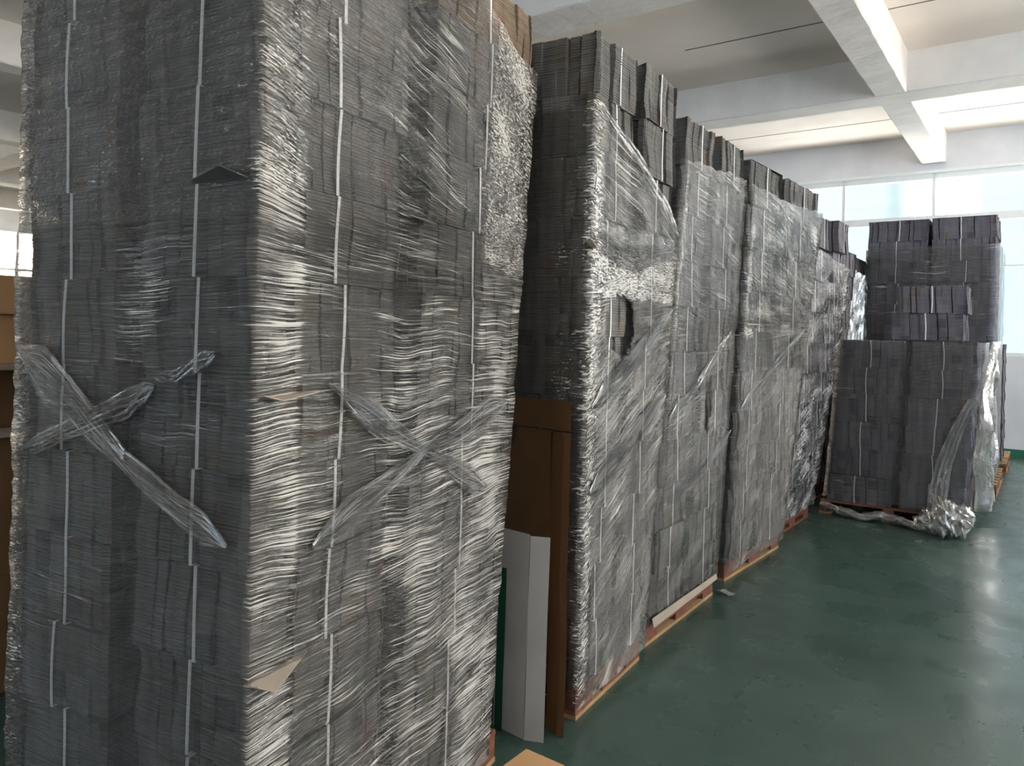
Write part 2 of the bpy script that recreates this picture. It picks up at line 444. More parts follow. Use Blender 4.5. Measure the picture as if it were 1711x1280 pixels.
def added_back_window(i, x0, x1):  # unseen windows added to throw cool light and specks on the front faces
    w = empty('window_%d' % i, (x0, YB - .06, 1.0)); w['kind'] = 'structure'
    b = bmesh.new(); L = x1 - x0; H = 1.8; t = .025
    for x in (0, L * .5, L): box(b, max(x - t, 0), min(x + t, L), -.03, .03, 0, H)
    for z in (0, 1.2, H - .05): box(b, 0, L, -.028, .028, z, z + .05)
    obj('window_frame', b, M_frame, w)
    obj('pane', bx(0, L, -.003, .003, .05, H - .05), M_glass, w)
for i in range(3):
    added_back_window(31 + i, -9.5 + 2.333 * i, -9.5 + 2.333 * (i + 1))

# pale buildings outside
M_ext = simple('pale_render', (.25, .29, .28), .9, .1, .5, .05)
def outside(name, x0, x1, y0, y1, label):
    r = empty(name, (x0, y0, -6)); tag(r, label, 'building')
    obj('facade', bx(0, x1 - x0, 0, y1 - y0, 0, 18), M_ext, r)
    obj('parapet', bx(-.1, x1 - x0 + .1, -.1, y1 - y0 + .1, 18, 18.3), M_frame, r)
outside('neighbouring_building', -11, -3.25, 20, 25, 'pale building outside, filling the far window panes at left')
outside('neighbouring_building', -1.28, 8, 20, 25, 'pale building outside, filling the far window panes at right')

# ------------------------------------------------------------------ tray bundles
def bundle_mesh(w, d, h, seed, layer=.009, setbacks=(), groove=.0025):
    rnd = random.Random(seed); b = bmesh.new()
    # footprint: list of (x, y, nx, ny, phase)
    pts = []
    def side(p0, p1, nx, ny, L, key):
        segs = []; t = 0.0
        while t < L - .03:
            g = rnd.uniform(.03, .085); t2 = min(L, t + g)
            if L - t2 < .03: t2 = L
            segs.append((t, t2, rnd.choice((0, 0, .002, .004, .007, .011)) * (1 if layer < .01 else 1.5), rnd.uniform(0, 6.28)))
            if rnd.random() < .45 and t2 < L - .05:
                gw = .006 if layer < .01 else .010
                segs.append((t2, t2 + gw, .016 if layer < .01 else .024, rnd.uniform(0, 6.28))); t2 += gw
            t = t2
        for (a, c, off, ph) in segs:
            for (k0, k1, so) in setbacks:
                if key == 'aisle' and (a + c) / 2 > k0 and (a + c) / 2 < k1: off = so
            for q in (a + .0006, c - .0006):
                f = q / L
                pts.append((p0[0] + (p1[0] - p0[0]) * f, p0[1] + (p1[1] - p0[1]) * f, nx, ny, off, ph))
    W2, D2 = w / 2, d / 2
    # x = out towards the aisle, y = along the aisle
    side((W2, -D2), (W2, D2), 1, 0, d, 'aisle')
    side((W2, D2), (-W2, D2), 0, 1, w, 'rear')
    side((-W2, D2), (-W2, -D2), -1, 0, d, 'inner')
    side((-W2, -D2), (W2, -D2), 0, -1, w, 'front')
    nl = max(4, int(h / layer)); rings = []
    f1, f2, p1, p2 = rnd.uniform(12, 26), rnd.uniform(12, 26), rnd.uniform(0, 6), rnd.uniform(0, 6)
    zs = []
    for i in range(nl):
        z0 = h * i / nl; z1 = h * (i + 1) / nl
        jx, jy = rnd.uniform(-.0012, .0012), rnd.uniform(-.0012, .0012)
        zs += [(z0 if i == 0 else z0, groove, 0, 0), (z0 + (z1 - z0) * .3, 0, jx, jy), (z0 + (z1 - z0) * .75, 0, jx, jy)]
    zs.append((h, groove, 0, 0))
    for (z, ins, jx, jy) in zs:
        wx = .004 * math.sin(z * f1 + p1); wy = .004 * math.sin(z * f2 + p2)
        row = []
        for (x, y, nx, ny, off, ph) in pts:
            o = off + ins + .005 + .0028 * math.sin(z * 24 + ph)
            row.append(b.verts.new((x - nx * o + wx + jx, y - ny * o + wy + jy, z)))
        rings.append(row)
    n = len(pts)
    for a, c in zip(rings, rings[1:]):
        for i in range(n):
            b.faces.new((a[i], a[(i + 1) % n], c[(i + 1) % n], c[i]))
    b.faces.new(rings[0][::-1]); b.faces.new(rings[-1])
    me = bpy.data.meshes.new('tray_bundle'); b.to_mesh(me); b.free()
    return me


def strap_mesh(w, d, h, axis, seed, wid=.010):
    """one band running round the bundle; axis 'x' -> loop in the xz plane (shows on the aisle face)"""
    rnd = random.Random(seed); b = bmesh.new()
    o = rnd.uniform(-.03, .03); sl = rnd.uniform(-.006, .006); e = .0015; bow = rnd.uniform(-.007, .007)
    W2 = (w if axis == 'x' else d) / 2
    path = []
    for i in range(7): path.append((W2 + e, h * i / 6))
    path += [(W2 * .3, h + e), (-W2 * .3, h + e)]
    for i in range(7): path.append((-W2 - e, h * (6 - i) / 6))
    path += [(-W2 * .3, -.0), (W2 * .3, -.0)]
    ri = []
    for (u, z) in path:
        c = o + sl * (z / h * 2 - 1) + bow * math.sin(math.pi * min(1, max(0, z / h)))
        r = []
        for (dv, du) in ((-wid / 2, 0), (wid / 2, 0), (wid / 2, -.0012), (-wid / 2, -.0012)):
            uu = u + (du if u > 0 else -du)
            p = (uu, c + dv, z) if axis == 'x' else (c + dv, uu, z)
            r.append(b.verts.new(p))
        ri.append(r)
    for a, c in zip(ri, ri[1:] + ri[:1]):
        for q in range(4): b.faces.new((a[q], a[(q + 1) % 4], c[(q + 1) % 4], c[q]))
    bmesh.ops.recalc_face_normals(b, faces=b.faces)
    me = bpy.data.meshes.new('strap'); b.to_mesh(me); b.free(); me.materials.append(M_strap)
    return me


ORD = ['lowest', 'second from the bottom', 'third from the bottom', 'fourth from the bottom', 'fifth from the bottom', 'sixth from the bottom',
       'seventh from the bottom', 'eighth from the bottom', 'ninth from the bottom', 'tenth from the bottom', 'eleventh from the bottom', 'twelfth from the bottom', 'thirteenth from the bottom']
TOPN = ['topmost', 'second from the top', 'third from the top', 'fourth from the top', 'fifth from the top', 'sixth from the top']


def v2(p): return Vector((p[0], p[1]))


class Stack:
    """a leaning pallet load; aisle edge from near corner B0 to far corner B1 on the floor, T0-T1 at height zt"""
    def __init__(s, B0, B1, T0, T1, zt, depth, z0=.13):
        s.B0, s.B1, s.T0, s.T1, s.zt, s.depth, s.z0 = v2(B0), v2(B1), v2(T0), v2(T1), zt, depth, z0
        d = (s.B1 - s.B0).normalized(); s.dir = d; s.out = Vector((d.y, -d.x)); s.rz = math.atan2(d.y, d.x) - math.pi / 2
    def P(s, a, z, dep=0.0):
        f = z / s.zt; p0 = s.B0.lerp(s.T0, f); p1 = s.B1.lerp(s.T1, f)
        return p0.lerp(p1, a) - s.out * dep
    def L(s, z):
        return (s.P(1, z) - s.P(0, z)).length

    def bundles(s, cols, th, mat, seed, where, group, layer=.009, setbacks=(), jit=.008, lod_groove=.0025, straps=('x', 'y'), brown_top=None):
        """cols: list of (a0, a1, dep0, dep1, tiers, text)"""
        rnd = random.Random(seed)
        for ci, (a0, a1, d0, d1, tiers, text, sb) in enumerate(cols):
            Ln = s.L(s.zt * .5); w = (d1 - d0); d = (a1 - a0) * Ln
            var = [bundle_mesh(w, d, th, seed * 100 + ci * 10 + q, layer, sb, lod_groove) for q in range(3)]
            for v in var: v.materials.append(mat)
            st = {ax: [strap_mesh(w, d, th, ax, seed * 77 + ci * 10 + q + (3 if ax == 'y' else 0), .010 if layer < .01 else .008) for q in range(3)] for ax in straps}
            for t in range(tiers):
                zb = s.z0 + t * th; zc = zb + th / 2
                c = s.P((a0 + a1) / 2, zc, (d0 + d1) / 2)
                q = rnd.randrange(3)
                o = bpy.data.objects.new('tray_bundle', var[q]); C.objects.link(o)
                o.location = (c.x + rnd.uniform(-jit, jit * .4), c.y + rnd.uniform(-jit, jit), zb)
                o.rotation_euler = (0, 0, s.rz + rnd.uniform(-.012, .012))
                o.scale = (1, s.L(zc) / Ln * rnd.uniform(.985, 1.0), .9985)
                if brown_top and ci == brown_top[0] and t >= brown_top[1]:
                    o.material_slots[0].link = 'OBJECT'; o.material_slots[0].material = M_pulp_b
                pos = TOPN[0] if t == tiers - 1 else ORD[t]
                tag(o, 'grey tray bundle, %s, %s, %s' % (pos, text, where), 'bundle', group)
                for ax in straps:
                    k = bpy.data.objects.new('strap', st[ax][rnd.randrange(3)]); C.objects.link(k); k.parent = o

    def film(s, mat, za, ztop, label, seed, outset=.02, du=.03, dz=.03, dens=None, crump=None, slope=None, holes=(), amp=.004, swell=None, zlow=None, sides=4):
        """closed sleeve of stretch film round the load"""
        b = bmesh.new(); uvl = b.loops.layers.uv.new('flow')
        Lr = s.L(s.zt * .5); De = s.depth
        per = [('front', -De, 0), ('aisle', 0, Lr), ('rear', Lr, Lr + De), ('inner', Lr + De, 2 * Lr + De)][:sides]
        us = []
        for (nm, a, c) in per:
            k = max(2, int((c - a) / (du if nm in ('front', 'aisle') else du * 2.5)))
            us += [(nm, a + (c - a) * i / k, i / k) for i in range(k)]
        if sides < 4:
            us.append((per[-1][0], per[-1][2], 1.0))
        nz = int((max(v for _, v in ztop) - za) / dz)
        def pos(nm, u, f, v):
            zt_ = interp(ztop, u); zb_ = za if zlow is None else interp(zlow, u)
            z = zb_ + (zt_ - zb_) * v
            e = outset
            if nm == 'front': p = s.P(0, z, De * (1 - f)); nrm = -s.dir; al = 0; dp = De * (1 - f)
            elif nm == 'aisle': p = s.P(f, z); nrm = s.out
            elif nm == 'rear': p = s.P(1, z, De * f); nrm = s.dir
            else: p = s.P(1 - f, z, De); nrm = -s.out
            # corner rounding pushes both ways
            if f == 0:
                nrm = {'front': (-s.dir - s.out), 'aisle': (-s.dir + s.out), 'rear': (s.out + s.dir), 'inner': (s.dir - s.out)}[nm]
            nz_ = noise.noise(Vector((u * 5 + seed, z * 9, seed))) * amp * 1.6 + noise.noise(Vector((u * 3, z * 60 + u * 8, seed * 3))) * amp
            if nm == 'inner': e = min(e, .009)
            if swell: e += swell(u, z)
            p = p + nrm * (e + nz_)
            return Vector((p.x, p.y, z + (noise.noise(Vector((u * 9, seed, v * 3))) * .02 if v > .985 else 0)))
        grid = []; meta = []
        for (nm, u, f) in us:
            col = []; mc = []
            for j in range(nz + 1):
                p = pos(nm, u, f, j / nz); col.append(b.verts.new(p)); mc.append((u, p.z))
            grid.append(col); meta.append(mc)
        b.verts.ensure_lookup_table()
        nU = len(us)
        span = range(nU) if sides == 4 else range(nU - 1)
        for i in span:
            i2 = (i + 1) % nU
            for j in range(nz):
                u, z = meta[i][j]
                if any(((u - hu) / ru) ** 2 + ((z - hz) / rz_) ** 2 < 1 for (hu, hz, ru, rz_) in holes): continue
                fc = b.faces.new((grid[i][j], grid[i2][j], grid[i2][j + 1], grid[i][j + 1]))
                fc.smooth = True
                for lp, (ii, jj) in zip(fc.loops, ((i, j), (i2, j), (i2, j + 1), (i, j + 1))):
                    uu, zz = meta[ii][jj]
                    if i2 == 0 and ii == 0: uu = 2 * Lr + De
                    sl = slope(uu, zz) if slope and uu > 0 else 0
                    lp[uvl].uv = (uu, zz - sl * uu)
        me = bpy.data.meshes.new('stretch_wrap')
        b.to_mesh(me)
        da = me.attributes.new('dens', 'FLOAT', 'POINT'); ca = me.attributes.new('crump', 'FLOAT', 'POINT')
        k = 0
        dv = []; cv = []
        for i in range(nU):
            for j in range(nz + 1):
                u, z = meta[i][j]
                dv.append(dens(u, z) if dens else .5); cv.append(crump(u, z) if crump else 0.0)
        da.data.foreach_set('value', dv); ca.data.foreach_set('value', cv)
        b.free(); me.materials.append(mat)
        o = bpy.data.objects.new('stretch_wrap', me); C.objects.link(o)
        tag(o, label, 'plastic wrap')
        return o

    def strip(s, pts, mat, parent, width=.03, out=.03, face='aisle', name='wrap_tail', seed=1, strands=5):
        """gathered rope of film lying on a face; pts = (along or depth in metres, z, width factor)"""
        rnd = random.Random(seed); b = bmesh.new(); uvl = b.loops.layers.uv.new('flow')
        n = 26; L0 = s.L(s.zt * .5)
        def at(t):
            q = t * (len(pts) - 1); i = min(int(q), len(pts) - 2); f = q - i
            return [pts[i][k] + (pts[i + 1][k] - pts[i][k]) * f for k in range(3)]
        for sidx in range(strands):
            fo = (sidx / max(1, strands - 1) - .5); wob = rnd.uniform(0, 6); rw = rnd.uniform(.5, 1.1)
            prev = None
            for i in range(n + 1):
                u, z, wf = at(i / n)
                wd = width * wf * min(1, .12 + 7 * i / n, .12 + 7 * (n - i) / n)
                zz = z + fo * wd * 1.6 + .002 * math.sin(i * .9 + wob)
                row = []
                for (dz_, dn) in ((-wd * .28 * rw, 0), (0, .005 + .003 * math.sin(i * .6 + wob)), (wd * .28 * rw, 0)):
                    if face == 'aisle':
                        p = s.P(u / L0, zz + dz_) + s.out * (out + dn)
                    else:
                        p = s.P(0, zz + dz_, u) - s.dir * (out + dn)
                    row.append(b.verts.new((p.x, p.y, zz + dz_)))
                if prev:
                    for q in range(2):
                        fc = b.faces.new((prev[q], row[q], row[q + 1], prev[q + 1])); fc.smooth = True
                        for lp, (uu, vv) in zip(fc.loops, ((i - 1, q), (i, q), (i, q + 1), (i - 1, q + 1))):
                            lp[uvl].uv = (uu * .03, (vv * .5 + sidx) * width * .6)
                prev = row
        me = bpy.data.meshes.new(name); b.to_mesh(me); b.free(); me.materials.append(mat)
        o = bpy.data.objects.new(name, me); C.objects.link(o); o.parent = parent
        return o

    def pallet(s, label, L=None, depth=1.0, over=.0, wood=None, red=None, h=None):
        h = h or s.z0 - .002
        L = L or (s.B1 - s.B0).length
        p = s.B0 - s.dir * over + s.out * over
        r = empty('pallet', (p.x, p.y, 0), s.rz); tag(r, label, 'pallet', 'wooden pallets under the wrapped loads')
        L += 2 * over
        n = 7; bw = .095
        for i in range(n):
            y = (L - bw) * i / (n - 1)
            obj('deck_board', bx(-depth, 0, y, y + bw, h - .02, h, bev=.002), red or M_wood_r, r)
        for x in (0, -(depth - .09) / 2, -(depth - .09)):
            b = bmesh.new()
            # stringer with two fork notches
            for (y0, y1, z0) in ((0, .16, .018), (.16, L * .5 - .08, .055), (L * .5 - .08, L * .5 + .08, .018), (L * .5 + .08, L - .16, .055), (L - .16, L, .018)):
                box(b, x - .09, x - .004, y0, y1, z0, h - .02)
            bmesh.ops.remove_doubles(b, verts=b.verts, dist=.0001)
            obj('stringer', b, wood or M_wood_r, r)
            obj('bottom_board', bx(x - .1, x - .001, 0, L, 0, .018), wood or M_wood, r)
        return r

# ------------------------------------------------------------------ the loads
th9 = R(9)
dY = Vector((-math.sin(th9), math.cos(th9)))
P1 = Vector((-1.457, 1.06))

# nearest pile, turned a little towards the aisle
near = Stack(P1, P1 + dY * 1.13, P1, P1 + dY * 1.44, 2.7, .855, .12)
SB = ((0.0, .135, .020), (.135, .185, -.004))
TH = .2275
near.bundles([
    (0.0, .435, 0.0, .395, 12, 'corner column', SB),
    (0.0, .435, .488, .852, 12, 'left front column', ()),
    (.515, 1.0, 0.0, .40, 12, 'far aisle column', ()),
], TH, M_pulp, 11, 'nearest wrapped pile', 'tray bundles in the nearest pile', layer=.0085, brown_top=(2, 11))
near.pallet('wooden pallet under the nearest and largest wrapped pile', L=1.24, depth=.92)


def near_dens(u, z):
    v = .47
    if u < 0:
        v = .10 + .3 * noise.noise(Vector((u * 3, z * 2, 4)))
        v += .55 * math.exp(-((u + .38) / .10) ** 2 - ((z - 1.62) / .20) ** 2)  # denser pale streaks painted in where highlights sit on the front film
        v += .40 * math.exp(-((u + .24) / .14) ** 2 - ((z - 1.36) / .09) ** 2)
        v += .45 * math.exp(-((u + .52) / .12) ** 2 - ((z - 2.0) / .12) ** 2)
        v += .35 * math.exp(-((u + .70) / .10) ** 2 - ((z - .93) / .05) ** 2)
        v += .35 * math.exp(-((u + .06) / .05) ** 2 - ((z - 2.1) / .3) ** 2)
        v += .40 * math.exp(-((u + .85) / .04) ** 2)
    elif u < .14: v = .74 + .25 * noise.noise(Vector((1, z * 4, 2)))
    elif u < .5: v = .44
    elif u < 1.0: v = .50 + .15 * (z < 1.45)
    elif u < 1.5: v = .78
    if 0 < u < 1.5 and z < 1.3: v += .03
    return v
def near_crump(u, z):
    c = 0.0
    if z > 1.75 and u > .75: c = min(1, (u - .75) / .25) * min(1, (z - 1.75) / .15)
    if z > 1.9 and 0 <= u < .5: c = max(c, .45)
    if u < 0: c = .85 if z > 1.85 else .15
    if -.9 < u < -.8: c = .9
    return c
F_near = film_material('stretch_film_near', base=.035, gain=.55, milk=.42, thr=.53, streak=(2.2, 135), bump=.9, crumple=105, tint=(1, .985, .94))
nf = near.film(F_near, .06, ((-.9, 2.78), (.9, 2.78), (1.08, 2.66), (1.5, 2.58), (1.6, 2.7), (3.3, 2.78)),
               'clear stretch wrap with white creases around the nearest and largest pile', 3, outset=.016, du=.02, dz=.016,
               dens=near_dens, crump=near_crump, slope=lambda u, z: (-.25 * max(0, min(1, (z - 1.7) / .3)) if u > 0 else 0), amp=.0035)
nf['group'] = 'stretch wraps round the loads'
F_tail = film_material('gathered_film', base=.03, gain=.45, milk=.6, thr=.44, streak=(4, 220), rough=.2, bump=.8, metal=.2, cthr=.44)
near.strip([(.22, 1.46, .6), (.45, 1.34, 1.1), (.68, 1.235, .35), (.88, 1.15, .8), (1.10, 1.05, 1.6)], F_tail, nf, .045, .024, 'aisle', seed=2, strands=6)
near.strip([(.18, 1.06, 1.6), (.45, 1.15, .9), (.68, 1.235, .35), (.90, 1.27, .9), (1.22, 1.34, 1.6)], F_tail, nf, .045, .024, 'aisle', seed=3, strands=6)
near.strip([(.845, 1.235, .5), (.6, 1.33, .6), (.4, 1.40, .8), (.30, 1.45, .5)], F_tail, nf, .05, .022, 'front', seed=4)
near.strip([(.30, 1.47, .3), (.22, 1.48, .4), (.1, 1.535, .6)], F_tail, nf, .04, .022, 'front', seed=14)
near.strip([(.84, 1.52, 2.2), (.6, 1.39, 1.3), (.40, 1.26, .7), (.22, 1.17, .8), (.05, 1.10, 1.0)], F_tail, nf, .045, .022, 'front', seed=5, strands=6)

# second pile
A = Stack((-1.56, 2.72), (-1.61, 3.42), (-1.47, 2.60), (-1.45, 3.46), 2.8, .50, .13)
A.bundles([
    (0.0, .475, 0, .49, 11, 'front column', ()),
    (.52, 1.0, 0, .49, 11, 'rear column', ()),
], .2425, M_pulp, 21, 'second wrapped pile', 'tray bundles in the second pile', layer=.011, straps=('x',))
A.pallet('wooden pallet with tan lower board under the second pile, behind the cardboard sheet', L=.70, depth=.9)
def dir_slope(lo, hi, zlo, zhi, sw=.3):
    def f(u, z):
        t = max(0, min(1, (z - zlo) / (zhi - zlo)))
        return lo + (hi - lo) * t
    return f
F_A = film_material('stretch_film_second', base=.04, gain=.42, milk=.46, thr=.53, streak=(1.4, 150), cthr=.60, bump=.7, tint=(1, .99, .95))
def A_dens(u, z):
    if u < 0: return .32 if u > -.14 else .0
    if u > .95: return .4
    v = .60
    if z < .8: v = .50
    if 1.75 < z < 1.95: v = .95
    if u < .06: v = .80
    return v
def A_crump(u, z):
    return 1.0 if u < .07 else (.8 if 1.75 < z < 2.05 else .0)
af = A.film(F_A, .06, ((-.5, 2.50), (0, 2.52), (.08, 2.50), (.55, 2.24), (.80, 2.10), (1.0, 2.2), (2.1, 2.45)),
            'torn stretch wrap with diagonal creases on the second pile beside the cardboard sheet', 8, outset=.017, du=.03, dz=.02,
            dens=A_dens, crump=A_crump, slope=dir_slope(.55, -.35, 1.55, 2.0), holes=((.25, 1.63, .14, .13),), amp=.004)
af['group'] = 'stretch wraps round the loads'
A.strip([(.03, 2.50, .3), (.35, 2.36, .5), (.6, 2.22, .5), (.80, 2.08, .6)], F_tail, af, .05, .02, 'aisle', seed=6, strands=4)
A.strip([(.02, 1.30, .6), (.4, 1.48, .7), (.78, 1.72, .5)], F_tail, af, .09, .022, 'aisle', seed=7, strands=6)
A.strip([(.02, .95, .6), (.4, 1.10, .9), (.78, 1.30, .5)], F_tail, af, .09, .022, 'aisle', seed=8, strands=7)
A.strip([(.0, 1.98, .8), (.35, 1.92, .9), (.75, 2.0, .6)], F_tail, af, .06, .022, 'aisle', seed=9, strands=5)

# third pile
B = Stack((-1.65, 3.56), (-1.66, 4.55), (-1.45, 3.50), (-1.43, 4.30), 2.66, .50, .13)
B.bundles([
    (0.0, .465, 0, .49, 11, 'front column', ()),
    (.54, 1.0, 0, .49, 11, 'rear column', ()),
], .231, M_pulp, 31, 'third wrapped pile', 'tray bundles in the third pile', layer=.012, straps=('x',))
B.pallet('wooden pallet with pale sheet edge under the third pile', L=.99, depth=1.0)
F_B = film_material('stretch_film_third', base=.05, gain=.34, milk=.42, thr=.56, streak=(1.5, 135), cthr=.63, bump=.55, tint=(1, 1, .97))
bf = B.film(F_B, .12, ((-.5, 2.44), (0, 2.46), (.85, 2.50), (1.0, 2.5), (2.4, 2.45)),
            'milky stretch wrap around the third pile, bare bundles above it', 13, outset=.018, du=.035, dz=.03,
            dens=lambda u, z: (.35 if u < 0 else (.68 if z > 1.75 else (.52 if z > .95 else .36))), crump=lambda u, z: (.7 if u < .05 else (.15 if z > 1.7 else 0.0)),
            slope=dir_slope(.35, -.2, 1.3, 1.7), holes=((.53, 1.20, .05, .16),), amp=.005)
bf['group'] = 'stretch wraps round the loads'
B.strip([(.02, 1.18, .6), (.35, 1.33, .5), (.8, 1.62, .5)], F_tail, bf, .06, .022, 'aisle', seed=17, strands=5)
B.strip([(.05, .73, .5), (.45, .80, .5), (.93, 1.03, .5)], F_tail, bf, .05, .022, 'aisle', seed=18, strands=4)

# fourth pile
Cc = Stack((-1.69, 4.84), (-1.64, 5.88), (-1.40, 4.36), (-1.33, 5.68), 2.62, .50, .13)
Cc.bundles([
    (0.0, .425, 0, .49, 10, 'front column', ()),
    (.485, 1.0, 0, .49, 10, 'rear column', ()),
], .250, M_pulp, 41, 'fourth wrapped pile', 'tray bundles in the fourth pile', layer=.014, straps=('x',))
Cc.pallet('reddish wooden pallet with orange lower board under the fourth pile', L=1.04, depth=1.0)
F_C = film_material('stretch_film_fourth', base=.05, gain=.38, milk=.44, thr=.55, streak=(1.5, 130), cthr=.61, bump=.7, tint=(1, .995, .96))
cf = Cc.film(F_C, .07, ((-.5, 2.48), (0, 2.48), (.6, 2.46), (1.25, 2.50), (2.4, 2.5)),
             'shiny stretch wrap with rising creases around the fourth pile', 23, outset=.018, du=.04, dz=.03,
             dens=lambda u, z: (.3 if u < 0 else (.72 if z > 1.6 else .5)), crump=lambda u, z: (.7 if u < .06 else (.25 if z > 1.7 else 0.0)),
             slope=dir_slope(.5, -.25, 1.4, 1.8), amp=.006)
cf['group'] = 'stretch wraps round the loads'
Cc.strip([(.02, 1.16, .6), (.5, 1.38, .5), (1.1, 1.66, .5)], F_tail, cf, .06, .022, 'aisle', seed=27, strands=5)

# fifth pile, bluish film hanging loose
D = Stack((-1.74, 6.12), (-1.72, 7.08), (-1.40, 5.85), (-1.27, 6.50), 2.5, .50, .13)
D.bundles([
    (0.0, .47, 0, .49, 10, 'front column', ()),
    (.52, 1.0, 0, .49, 10, 'rear column', ()),
], .238, M_pulp_flare, 51, 'fifth pile with loose film', 'tray bundles in the fifth pile', layer=.016, straps=('x',))
D.pallet('dark wooden pallet under the fifth pile, beside the cross pile', L=.96, depth=1.0, wood=M_wood_r)
F_D = film_material('stretch_film_fifth', base=.08, gain=.5, milk=.4, thr=.55, streak=(2.0, 40), bump=.9, rough=.15, tint=(.95, .98, 1))
df = D.film(F_D, .12, ((-.5, 2.25), (0, 2.28), (.5, 2.20), (.8, 2.16), (2.4, 2.2)),
            'loose glossy stretch wrap on the fifth pile, bright along its far edge', 33, outset=.022, du=.04, dz=.035,
            dens=lambda u, z: (.3 if u < 0 else (.8 if (u > .75 or z < 1.2) else .35)), crump=lambda u, z: .5,
            slope=lambda u, z: .5, amp=.012)
df['group'] = 'stretch wraps round the loads'

# pile behind it, dark bundles then one with bright film
E1 = Stack((-1.86, 7.45), (-1.84, 8.35), (-1.62, 7.40), (-1.56, 8.30), 2.5, .50, .13)
E1.bundles([(0.0, 1.0, 0, .49, 10, 'single column', ())], .232, M_pulp_flare, 61, 'dark narrow pile behind the fifth', 'tray bundles in the narrow dark pile', layer=.03, straps=())
E1.pallet('wooden pallet under the narrow dark pile behind the fifth', L=.9, depth=.9)
E2 = Stack((-1.84, 8.75), (-1.84, 9.9), (-1.76, 8.75), (-1.76, 9.9), 2.5, .50, .13)
E2.bundles([(0.0, 1.0, 0, .49, 10, 'single column', ())], .238, M_pulp, 62, 'last pile of the row', 'tray bundles in the last row pile', layer=.03, straps=())
E2.pallet('wooden pallet under the last row pile by the window', L=1.1, depth=.9)
ef = E2.film(F_C, .15, ((-.5, 2.35), (.0, 2.35), (3.2, 2.3)), 'bright stretch wrap on the last row pile before the window', 43, outset=.02, du=.06, dz=.05,
             dens=lambda u, z: .9, crump=lambda u, z: .2, slope=lambda u, z: -.2, amp=.008)
ef['group'] = 'stretch wraps round the loads'

# cross pile on the open floor
Rp = Stack((-.545, 7.33), (-.56, 8.45), (-.43, 7.36), (-.46, 8.45), 1.6, 1.10, .13)
Rp.bundles([
    (0, .48, .0, .50, 6, 'right front column', ()),
    (0, .48, .565, 1.092, 6, 'left front column', ()),
    (.52, 1.0, .0, .50, 6, 'right rear column', ()),
], .243, M_pulp_flare, 71, 'low pile on open floor', 'tray bundles in the low pile', layer=.012, straps=('y',))
Rp.pallet('red-brown wooden pallet under the low pile on the open floor', L=1.12, depth=1.13)
Rt = Stack((-.53, 7.46), (-.53, 7.98), (-.53, 7.46), (-.53, 7.98), 1.0, .55, 1.6)
rnd = random.Random(5)
for i, (dx, lb) in enumerate(((-.03, 'lower dark tray bundle lying on top of the low pile'), (.0, 'upper dark tray bundle crowning the low pile on the open floor'))):
    me = bundle_mesh(.56 if i == 0 else .55, .5, .235, 300 + i, .012); me.materials.append(M_pulp_flare)
    o = obj('tray_bundle', me, None, None, (-.83 + dx, 7.72, 1.600 + .2355 * i), .02 * i)
    tag(o, lb, 'bundle', 'dark tray bundles on the low pile')
    k = obj('strap', strap_mesh(.56, .5, .235, 'y', 400 + i), None, o)
F_R = film_material('stretch_film_low', base=.07, gain=.28, milk=.6, thr=.56, streak=(1.6, 60), bump=.5, tint=(.97, .97, 1))
rf = Rp.film(F_R, .16, ((-1.1, 1.585), (3.6, 1.585)), 'thin clear stretch wrap around the low pile on the open floor', 53, outset=.018, du=.05, dz=.04,
             dens=lambda u, z: .2, crump=lambda u, z: .1, amp=.005)
rf['group'] = 'stretch wraps round the loads'

# tall pile behind it
R2 = Stack((-.45, 9.30), (-.45, 10.45), (-.43, 9.30), (-.43, 10.45), 2.9, 1.24, .13)
R2.bundles([
    (0, .48, .0, .60, 12, 'right front column', ()),
    (0, .48, .64, 1.24, 12, 'left front column', ()),
    (.52, 1.0, .0, .60, 11, 'right rear column', ()),
], .2325, M_pulp_flare, 81, 'tall pile before the window', 'tray bundles in the tall pile', layer=.0155, straps=('y',))
R2.pallet('slatted wooden pallet under the tall pile before the window', L=1.15, depth=1.24, over=.05, red=M_wood)
r2f = R2.film(F_R, .16, ((-1.24, 2.62), (4.8, 2.62)), 'thin clear stretch wrap around the tall pile before the window', 63, outset=.018, du=.07, dz=.06,
              dens=lambda u, z: .4, crump=lambda u, z: .1, amp=.005)
r2f['group'] = 'stretch wraps round the loads'
R3 = Stack((-.43, 11.0), (-.43, 12.15), (-.41, 11.0), (-.41, 12.15), 2.9, 1.2, .13)
R3.bundles([(0, .48, .0, .55, 6, 'front column', ())], .24, M_pulp_flare, 91, 'rearmost pile by the wall', 'tray bundles in the rearmost pile', layer=.03, straps=())
R3.pallet('slatted wooden pallet nearest the far wall', L=1.15, depth=1.2, over=.05, red=M_wood)

